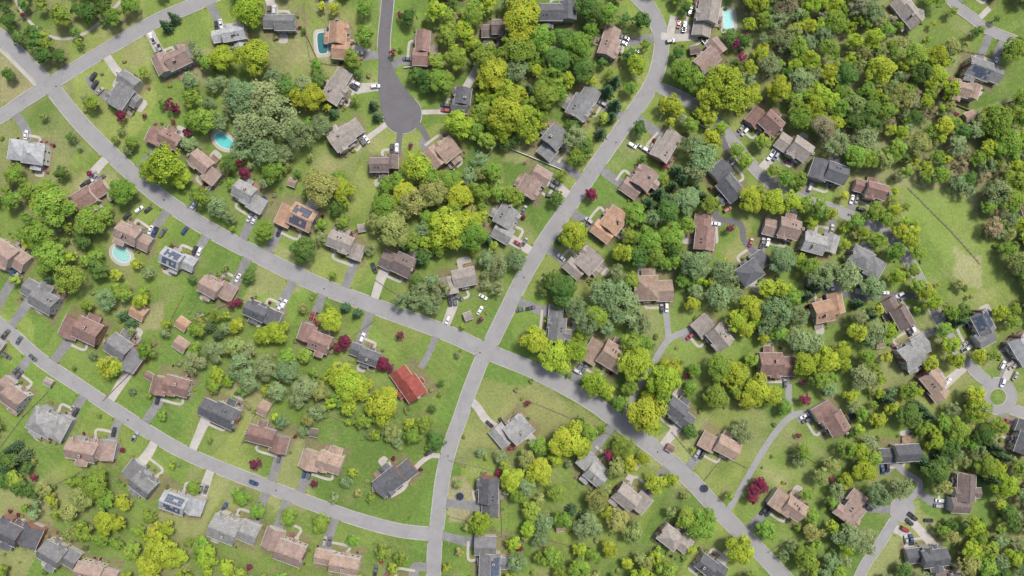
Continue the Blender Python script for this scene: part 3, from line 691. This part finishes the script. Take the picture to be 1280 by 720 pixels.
EX={
'y':"275 72 17|317 70 22|388 122 17|310 12 20|205 205 24|188 212 17|222 218 15|425 235 16|650 25 26|660 8 18|615 92 22|635 140 26|655 150 22|628 160 18|575 155 18|520 208 20|560 285 24|580 280 20|545 280 16|718 293 20|575 243 18|905 105 24|890 118 18|925 125 18|940 247 17|968 250 16|990 251 14|955 222 12|1060 255 12|1090 268 12|1112 277 13|1120 262 9|1138 300 12|1122 345 12|1168 350 13|668 425 18|695 445 20|720 438 16|745 480 19|795 455 21|830 478 22|808 518 24|795 515 14|840 460 14|920 468 18|948 488 20|938 498 16|965 495 14|1010 458 20|1035 452 18|1052 440 14|710 550 22|725 560 16|698 560 14|675 590 17|640 600 16|600 656 15|925 690 19|342 415 19|328 420 12|478 507 22|435 478 20|425 470 16|448 486 16|412 400 16|130 460 18|140 462 14|130 655 16|145 655 12|200 690 20|185 705 17|215 700 16|545 12 14|1105 85 20|1190 110 18|1172 92 16|940 385 16|1168 455 14|780 315 14|820 605 14|470 18 14|505 238 15|1112 415 12|1198 450 12|840 600 10|1220 495 14|1190 430 12|1260 610 18|865 690 8",
'g':"75 18 14|140 20 12|160 5 12|255 150 18|240 122 14|55 235 13|65 255 24|45 292 20|15 218 14|12 250 14|112 275 20|150 238 18|130 268 13|60 320 20|85 348 18|150 365 13|250 245 14|340 215 14|330 290 14|590 18 15|560 42 14|570 72 16|545 76 12|550 100 16|605 70 18|645 60 22|675 45 18|690 95 16|680 118 18|725 58 18|760 15 14|610 175 14|495 225 13|560 225 16|600 240 14|590 292 20|480 255 18|640 245 14|855 88 16|872 100 14|810 300 16|795 268 16|840 295 16|820 318 14|940 285 14|1040 250 14|1000 225 12|1120 315 13|1142 332 13|1150 358 12|1100 300 12|750 395 16|790 428 14|790 350 14|895 495 16|900 458 17|875 660 20|860 650 15|885 645 13|180 438 16|115 605 18|15 600 12|480 690 12|380 445 10|560 20 12|440 72 12|455 45 14|165 18 12|195 5 10|455 8 12|500 385 10|630 680 14|735 540 14|780 560 14|960 665 14|1230 20 16|1270 60 16|1250 150 20|1265 180 20|1275 225 18|1010 700 16|300 622 13|320 640 11|360 648 12|400 655 12|240 610 10|15 350 10",
'd':"8 25 11|22 46 10|40 52 12|52 68 12|70 68 10|110 15 13|130 6 12|92 40 8|95 10 10|120 335 14|100 300 12|380 312 16|355 108 16|700 75 18|705 48 14|730 85 16|745 15 16|735 5 16|835 265 16|285 205 12|75 215 10|530 320 12|1205 390 12|1140 520 16|1095 250 8|520 350 10|865 540 10|705 360 16|690 350 14|800 160 10|470 455 9|560 545 14|545 550 12|310 345 10|10 575 13|20 610 12|700 375 12|540 245 14|20 120 10|8 92 9|1172 590 18|1150 600 14|1190 560 14",
's':"300 118 24|330 120 24|310 158 22|345 148 26|372 168 20|330 188 18|300 185 15|270 258 14|270 150 14|340 95 14|530 288 12|645 325 14|622 332 14|550 362 16|540 380 14|520 376 12|525 362 12|720 170 18|860 250 16|880 195 20|865 180 14|870 215 14|980 325 18|1030 345 20|1060 345 18|1095 360 16|1100 415 14|735 402 16|720 385 14|780 385 22|755 365 20|800 405 14|870 330 20|905 340 16|900 370 18|970 390 20|1000 395 14|1000 425 16|1020 430 14|735 662 18|680 655 14|240 455 14|300 460 16|330 460 16|355 465 16|380 485 16|345 490 14|370 500 12|310 480 14|395 515 12|265 440 14|155 530 8|600 200 12|660 350 12|515 372 10|930 540 14|1100 620 16|1130 610 14|1060 670 16|1085 680 16",
'o':"400 232 22|540 240 18|515 252 18|490 285 22|470 280 14|505 262 12|560 198 12|770 585 14|747 625 15|755 612 10|840 640 8|98 625 16|85 640 14|1150 180 16|1190 60 14|660 420 8|190 462 14|1130 120 16|1070 130 14|600 215 10",
'p':"740 242 9|738 347 12|908 70 8|952 604 9|945 614 9|941 624 8|956 612 7|1008 500 8|832 205 6|430 428 10|424 434 8|478 455 9|486 460 7|470 448 7|320 580 8|213 130 8|218 136 6|305 215 9|298 378 6|290 380 6|110 217 5|790 505 5|760 570 8|768 576 7|500 18 5|310 710 5|1000 545 4|500 420 6|392 606 5|920 53 7|927 72 7|150 145 7|735 340 8|40 598 5|640 258 7|575 18 4|108 700 5|655 270 4|935 42 5|913 285 6|660 505 4|720 480 4|1040 600 5|860 470 4|600 400 4",
'c':"825 240 9|835 248 9|830 258 8|848 212 9|855 222 9|843 232 8|415 140 7|465 130 7|470 144 7|660 110 8|770 130 9|780 140 9|765 145 8|752 165 8|610 300 8|535 316 8|525 325 8|700 300 6|205 30 8|215 20 7|15 560 8|25 572 9|5 570 9|8 585 9|630 255 8|770 100 9|760 112 9|830 95 7|1010 370 9|1022 360 9|505 310 7|1190 395 9|1200 402 9|1212 392 8|1185 405 8|1150 510 9|1160 520 9|1110 500 9|1180 575 10|1160 580 10|1195 600 9|430 385 7|445 392 7|730 650 8|715 640 8|795 400 8|765 352 8|870 235 8|880 245 8|1245 560 9|1255 572 9|1240 600 9|260 410 7|270 420 7|150 395 7|160 405 7|60 350 7|1075 380 8|1090 395 8"}
for c,s_ in EX.items():
    for t in s_.split('|'):
        a=[float(q) for q in t.split()]; r=a[2]*S; x,y=P(a[0],a[1],hgt(r))
        if in_house(x,y,.2+r*.35): 
            if in_house(x,y,r*.1): continue
            r*=.8
        if road_edge(x,y)[0]<r*.3: continue
        tree(x,y,r,c)
# street trees overhanging the east road (trunks on the verge, canopies over the carriageway)
est=[i for i,rr in enumerate(road) if rr[0]=='east_road'][0]; q=road[est][1]; ac=0
for i in range(14,len(q)-8):
    ac+=np.linalg.norm(q[i]-q[i-1])
    if ac>6.2:
        ac=0; t=q[i+1]-q[i]; t/=np.linalg.norm(t); sg=tr.choice((-1,1)); r=tr.uniform(9.5,14)*S
        p=q[i]+np.array([-t[1],t[0]])*sg*(road[est][2]/2+.9)
        if in_house(p[0],p[1],r*.5): 
            p=q[i]-np.array([-t[1],t[0]])*sg*(road[est][2]/2+.9)
            if in_house(p[0],p[1],r*.5): continue
        if drive_edge(p[0],p[1])<.6 or any(math.hypot(p[0]-a[0],p[1]-a[1])<r*.8 for a in TREES): continue
        tree(p[0],p[1],r,tr.choice('yyyggg'))
REG=[
([(930,-40),(1115,-40),(1110,30),(1150,60),(1190,70),(1200,140),(1330,110),(1330,330),(1270,335),(1215,250),(1170,225),(1120,225),(1060,190),(1010,150),(960,105),(925,80),(915,40)],190,7,17,'yyyggoggyssbd'),
([(1040,0),(1110,0),(1200,130),(1150,210),(1050,160)],22,6,12,'bosgo'),
([(1235,160),(1330,160),(1330,400),(1290,380),(1260,300)],26,8,16,'ggysoy'),
([(555,-10),(640,-10),(690,40),(720,110),(650,190),(600,180),(560,110)],46,8,18,'yyygggsd'),
([(505,10),(545,10),(560,110),(520,110)],4,8,13,'gd'),
([(230,100),(400,80),(400,200),(300,210),(240,160)],14,8,15,'sssgy'),
([(480,210),(640,200),(610,320),(520,310),(470,290)],22,8,15,'yggos'),
([(500,340),(550,350),(545,390),(500,380)],5,7,12,'ss'),
([(610,300),(660,310),(640,365),(600,365)],5,7,11,'ssg'),
([(820,210),(880,180),(900,250),(850,330),(790,330),(760,310)],18,7,14,'sggcd'),
([(850,310),(930,330),(1000,360),(1000,430),(930,420),(880,390),(840,360)],24,8,16,'sssyyg'),
([(990,320),(1130,340),(1160,400),(1130,460),(1070,430),(1010,350)],18,7,14,'ssggyy'),
([(920,200),(1130,240),(1160,330),(1100,350),(1000,270),(940,260)],22,6,11,'yyygg'),
([(1000,420),(1130,460),(1200,510),(1200,560),(1080,600),(1040,560),(1060,500),(1000,480)],30,7,16,'ggyysy'),
([(1130,490),(1330,520),(1330,720),(1200,760),(1180,650),(1150,600)],58,7,17,'gggyyysdo'),
([(1000,560),(1100,590),(1100,640),(1060,710),(1010,700),(1000,610)],14,7,14,'sggyo'),
([(940,680),(1080,680),(1060,760),(980,760)],12,7,14,'gsy'),
([(1140,660),(1280,640),(1280,760),(1100,760)],16,7,15,'gysd'),
([(860,440),(960,450),(1000,490),(960,560),(900,520),(860,490)],5,7,13,'ggy'),
([(740,340),(830,340),(800,400),(730,420)],8,8,15,'sssg'),
([(655,360),(730,350),(700,380)],4,7,12,'gd'),
([(670,420),(860,430),(850,500),(780,520),(700,470)],8,7,14,'yygg'),
([(620,560),(760,540),(830,590),(780,600),(680,640),(620,610)],12,7,14,'yggos'),
([(620,640),(780,640),(860,700),(840,760),(640,760)],34,8,15,'gyosgy'),
([(560,570),(620,575),(600,760),(555,760)],6,5,10,'gyo'),
([(130,370),(240,380),(420,440),(480,480),(560,540),(470,560),(330,530),(200,460),(120,400)],36,6,13,'ssgyyog'),
([(0,200),(90,210),(160,260),(200,330),(100,400),(0,320)],18,7,14,'gggys'),
([(100,120),(300,200),(330,300),(200,240)],12,6,12,'ggs'),
([(320,200),(480,230),(480,330),(330,300)],9,6,12,'gsyd'),
([(380,0),(480,0),(470,150),(400,160)],6,6,12,'gyd'),
([(690,60),(820,0),(800,110),(720,220),(690,110)],17,7,14,'gsdyg'),
([(830,90),(940,80),(960,200),(880,190),(830,150)],15,7,14,'gysg'),
([(850,0),(940,0),(930,90),(840,90)],8,6,12,'gyd'),
([(40,600),(140,590),(200,700),(140,730),(60,650)],14,7,14,'goysg'),
([(180,640),(260,660),(300,740),(180,740)],14,7,15,'yyg'),
([(440,660),(540,690),(530,740),(440,740)],4,6,11,'gy'),
([(0,560),(50,570),(60,650),(0,640)],6,6,11,'dgs'),
([(380,560),(480,540),(470,640),(400,620)],3,6,9,'gs'),
([(660,200),(760,160),(740,260),(680,250)],5,6,11,'gsd'),
([(0,0),(150,0),(60,60),(0,60)],6,6,10,'gd'),
([(200,50),(280,60),(260,110),(120,110)],4,6,10,'gs'),
([(1200,380),(1330,360),(1330,500),(1240,470)],13,6,12,'ggyd'),
([(-60,150),(0,150),(0,760),(-60,760)],40,8,15,'ggs'),
([(-60,720),(1340,720),(1340,790),(-60,790)],90,8,15,'ggyys'),
([(-60,-60),(1340,-60),(1340,-5),(-60,-5)],70,8,15,'ggyys'),
([(0,0),(1280,0),(1280,720),(0,720)],150,3,7,'ggysddop'),
]
def inpoly(x,y,p):
    c=False; j=len(p)-1
    for i in range(len(p)):
        if (p[i][1]>y)!=(p[j][1]>y) and x<(p[j][0]-p[i][0])*(y-p[i][1])/(p[j][1]-p[i][1])+p[i][0]: c=not c
        j=i
    return c
OPEN=[[(590,470),(700,500),(690,535),(600,560),(580,540)],[(1140,228),(1195,222),(1250,300),(1275,360),(1215,362),(1165,310)],[(900,490),(980,500),(940,590),(890,600),(860,580)],[(0,60),(60,110),(0,140)],[(420,560),(470,620),(540,650),(545,570),(500,560)],[(590,185),(640,185),(700,215),(640,240)]]
for poly,n,r0,r1,cs in REG:
    xs=[p[0] for p in poly]; ys=[p[1] for p in poly]; k=0; tries=0
    while k<n and tries<n*14:
        tries+=1
        px,py=tr.uniform(min(xs),max(xs)),tr.uniform(min(ys),max(ys))
        if not inpoly(px,py,poly) or any(inpoly(px,py,o) for o in OPEN): continue
        r=tr.uniform(r0,r1)*S; gx_,gy_=P(px,py,hgt(r))
        if in_house(gx_,gy_,r*.75+.3) or road_edge(gx_,gy_)[0]<r*.55+.8 or drive_edge(gx_,gy_)<r*.5: continue
        if any(math.hypot(gx_-a,gy_-b)<rr for a,b,rr in PP): continue
        if any(abs(gx_-t[0])<10 and abs(gy_-t[1])<10 and math.hypot(gx_-t[0],gy_-t[1])<(r+t[2])*.58 for t in TREES): continue
        tree(gx_,gy_,r,tr.choice(cs)); k+=1
SC=[(.14,.21,.045),(.1,.16,.04),(.24,.3,.04),(.16,.24,.06),(.14,.035,.05),(.3,.3,.07),(.35,.13,.2),(.13,.19,.07)]
for (x,y,r) in SHR:
    if road_edge(x,y)[0]<.6 or drive_edge(x,y)<.2: continue
    obj('garden_shrub',tr.choice(SH),(x,y,0),tr.uniform(0,6),color=tr.choice(SC),scale=(r*1.2,r*1.2,r))
n=0
while n<1000:
    px,py=tr.uniform(-20,1300),tr.uniform(-20,740); x,y=P(px,py)
    inw=any(inpoly(px,py,REG[i][0]) for i in (0,1,2,14,13,23,25))
    if not inw and tr.random()>.25: n+=1; continue
    if in_house(x,y,.8) or road_edge(x,y)[0]<1 or drive_edge(x,y)<.5: continue
    if any(math.hypot(x-a,y-b)<rr for a,b,rr in PP): continue
    n+=1; r=tr.uniform(.7,2.2)
    obj('wild_shrub' if inw else 'garden_shrub',tr.choice(SH),(x,y,0),tr.uniform(0,6),color=tr.choice([(.19,.25,.07),(.24,.27,.12),(.16,.24,.06),(.29,.28,.12)]) ,scale=(r,r,r*.8))

# ------------------------------------------------------------ ground
xs=np.concatenate([[-4000,-2500,-1200,-600,-400],np.arange(-290,290.1,1.2),[400,600,1200,2500,4000]])
ys=np.concatenate([[-4000,-2500,-1200,-600,-300],np.arange(-180,180.1,1.2),[300,600,1200,2500,4000]])
GX,GY=np.meshgrid(xs,ys); nx,ny=len(xs),len(ys)
V=np.stack([GX.ravel(),GY.ravel(),np.zeros(nx*ny)],1)
ids=np.arange(nx*ny).reshape(ny,nx)
F=np.stack([ids[:-1,:-1],ids[:-1,1:],ids[1:,1:],ids[1:,:-1]],-1).reshape(-1,4)
me=bpy.data.meshes.new('ground'); me.from_pydata(V.tolist(),[],F.tolist())
rn=np.random.RandomState(3)
hp=np.array([[p[0],p[1]] for p in PADS[:len(HL)]])
extra=rn.uniform([-280,-170],[280,170],(30,2)); sites=np.concatenate([hp,extra])
d=np.full(nx*ny,1e9); ci=np.zeros(nx*ny,int)
for i,s_ in enumerate(sites):
    ang=math.radians(-28); 
    ddx=V[:,0]-s_[0]; ddy=V[:,1]-s_[1]
    u=ddx*math.cos(ang)+ddy*math.sin(ang); w=-ddx*math.sin(ang)+ddy*math.cos(ang)
    dd=np.maximum(np.abs(u),np.abs(w)*.62)+.15*np.hypot(ddx,ddy)
    m_=dd<d; d[m_]=dd[m_]; ci[m_]=i
pal=np.array([(.13,.2,.04),(.165,.22,.05),(.105,.175,.036),(.19,.23,.062),(.145,.205,.047),(.2,.22,.085),(.115,.185,.038)])
site_c=pal[rn.randint(0,len(pal),len(sites))]*rn.uniform(.88,1.08,(len(sites),1))
C=site_c[ci].copy(); stripe=(rn.rand(len(sites))<.3).astype(float)[ci]
def field(sig,seed):
    g=np.random.RandomState(seed).randn(ny,nx)
    k=np.exp(-np.arange(-3*sig,3*sig+1)**2/(2*sig*sig)); k/=k.sum()
    g=np.apply_along_axis(lambda r:np.convolve(r,k,'same'),1,g); g=np.apply_along_axis(lambda r:np.convolve(r,k,'same'),0,g)
    return (g/g.std()).ravel()
f1=field(8,1); f2=field(3,2); f3=field(20,4); f4=field(2,9); f5=field(5,12)
lush=np.clip((f5*.7+f4*.4-.1)*.55,0,1)[:,None]*.8
C=C*(1-lush)+np.array([.085,.15,.028])*lush
dry=np.clip((f1*.5+f2*.6+f3*.3-.5)*.5,0,.85)[:,None]
C=C*(1-dry)+np.array([.25,.24,.115])*dry
def zone(poly,c,amt,soft=6):
    pts=np.array([P(*p) for p in poly])
    x0,y0=pts.min(0)-soft; x1,y1=pts.max(0)+soft
    sel=np.where((V[:,0]>x0)&(V[:,0]<x1)&(V[:,1]>y0)&(V[:,1]<y1))[0]
    wp=[tuple(p) for p in pts]
    for i in sel:
        xx,yy=V[i,0]+f2[i]*2.2,V[i,1]+f1[i]*2.2
        if inpoly(xx,yy,wp): C[i]=C[i]*(1-amt)+np.array(c)*amt; stripe[i]=0
zone([(590,470),(700,495),(760,540),(600,560),(580,540)],(.21,.22,.08),.7)
zone([(0,65),(55,112),(0,140)],(.26,.235,.125),.7)
zone(REG[0][0],(.23,.235,.12),.65)
zone([(1130,225),(1195,220),(1260,320),(1275,362),(1215,362),(1160,300)],(.17,.235,.055),.8)
zone([(1195,300),(1225,315),(1230,360),(1195,350)],(.36,.31,.21),.45)
zone([(568,600),(595,600),(590,660),(560,660)],(.3,.25,.16),.7)
zone([(160,380),(215,375),(205,415),(160,410)],(.3,.24,.16),.5)
zone([(225,70),(270,60),(275,105),(230,100)],(.3,.25,.16),.55)
zone([(800,385),(828,385),(825,440),(795,440)],(.24,.21,.12),.5)
zone([(150,25),(195,35),(185,75),(150,80)],(.25,.23,.12),.4)
zone([(380,240),(430,250),(430,300),(390,300)],(.2,.24,.06),.5)
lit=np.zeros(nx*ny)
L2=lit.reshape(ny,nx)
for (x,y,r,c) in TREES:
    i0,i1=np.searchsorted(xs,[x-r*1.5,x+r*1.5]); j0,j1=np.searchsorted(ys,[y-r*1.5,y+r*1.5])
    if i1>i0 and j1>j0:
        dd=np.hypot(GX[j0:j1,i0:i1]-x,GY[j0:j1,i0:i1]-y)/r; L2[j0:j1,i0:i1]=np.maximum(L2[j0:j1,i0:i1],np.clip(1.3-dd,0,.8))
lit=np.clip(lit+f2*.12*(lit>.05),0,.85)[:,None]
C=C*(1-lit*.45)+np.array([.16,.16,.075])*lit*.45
for (hx,hy,c,s_,hl,hw) in PADS[:len(HL)]:
    sel=np.where((np.abs(V[:,0]-hx)<hl+6)&(np.abs(V[:,1]-hy)<hl+6))[0]
    dx=V[sel,0]-hx; dy=V[sel,1]-hy; u=np.abs(dx*c+dy*s_)-hl; w=np.abs(-dx*s_+dy*c)-hw
    dd=np.maximum(u,w)+f2[sel]*.9
    k=np.clip((1.7-dd)/1.2,0,1)[:,None]*.65
    C[sel]=C[sel]*(1-k)+np.array([.17,.125,.09])*k; stripe[sel]*=(dd>2)
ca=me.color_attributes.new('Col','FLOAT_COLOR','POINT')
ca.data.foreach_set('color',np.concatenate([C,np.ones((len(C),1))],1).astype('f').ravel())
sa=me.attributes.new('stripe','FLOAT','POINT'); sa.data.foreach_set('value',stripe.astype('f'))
mg,nt,b=newmat('grass')
p=geo(nt); at=N(nt,'ShaderNodeAttribute',attribute_name='Col'); st=N(nt,'ShaderNodeAttribute',attribute_name='stripe')
f=mul(nt,mrange(nt,noise(nt,p,.09,4),.3,.7,.86,1.14),mrange(nt,noise(nt,p,.9,5,.75),.3,.7,.7,1.3))
f=mul(nt,f,mrange(nt,noise(nt,p,4,2),.3,.7,.83,1.17))
wv=N(nt,'ShaderNodeTexWave',bands_direction='DIAGONAL'); wv.inputs['Scale'].default_value=.13; wv.inputs['Distortion'].default_value=1.2; wv.inputs['Detail'].default_value=2
nt.links.new(p,wv.inputs['Vector'])
sm=cmix(nt,st.outputs['Fac'],(1,1,1),cscale(nt,(1,1,1),mrange(nt,wv.outputs['Fac'],.2,.8,.965,1.035)))
c1=cscale(nt,at.outputs['Color'],f)
vm=N(nt,'ShaderNodeVectorMath',operation='MULTIPLY'); nt.links.new(c1,vm.inputs[0]); nt.links.new(sm,vm.inputs[1])
yel=mrange(nt,noise(nt,p,.4,5,.7),.52,.74,0,.5)
c2=cmix(nt,yel,vm.outputs[0],(.24,.24,.1))
nt.links.new(c2,b.inputs['Base Color'])
bp=N(nt,'ShaderNodeBump'); bp.inputs['Strength'].default_value=.4; bp.inputs['Distance'].default_value=.15; nt.links.new(noise(nt,p,2.2,5,.7),bp.inputs['Height']); nt.links.new(bp.outputs[0],b.inputs['Normal'])
me.materials.append(mg); obj('ground',me)

# ------------------------------------------------------------ light
AZ=40; EL=62
w=bpy.data.worlds.new('World'); scene.world=w; w.use_nodes=True
sk=w.node_tree.nodes.new('ShaderNodeTexSky'); sk.sky_type='NISHITA'; sk.sun_disc=False
sk.sun_elevation=math.radians(EL); sk.sun_rotation=math.radians(AZ); sk.dust_density=4; sk.air_density=1
bg=w.node_tree.nodes['Background']; bg.inputs[1].default_value=.15
w.node_tree.links.new(sk.outputs[0],bg.inputs[0])
sl=bpy.data.lights.new('sun','SUN'); sl.energy=3.8; sl.angle=math.radians(11); sl.color=(1,.965,.9)
so=bpy.data.objects.new('sun',sl); col.objects.link(so)
dv=Vector((math.sin(math.radians(AZ))*math.cos(math.radians(EL)),math.cos(math.radians(AZ))*math.cos(math.radians(EL)),math.sin(math.radians(EL))))
so.rotation_euler=dv.to_track_quat('Z','Y').to_euler()
cam=bpy.data.cameras.new('camera'); cam.sensor_width=36; cam.lens=18/(256/HC); cam.clip_end=12000; cam.clip_start=1
co=bpy.data.objects.new('camera',cam); col.objects.link(co); co.location=(0,0,HC); scene.camera=co
scene.view_settings.view_transform='Standard'; scene.view_settings.look='None'; scene.view_settings.exposure=0
print('TREES',len(TREES),'OBJ',len(bpy.data.objects))
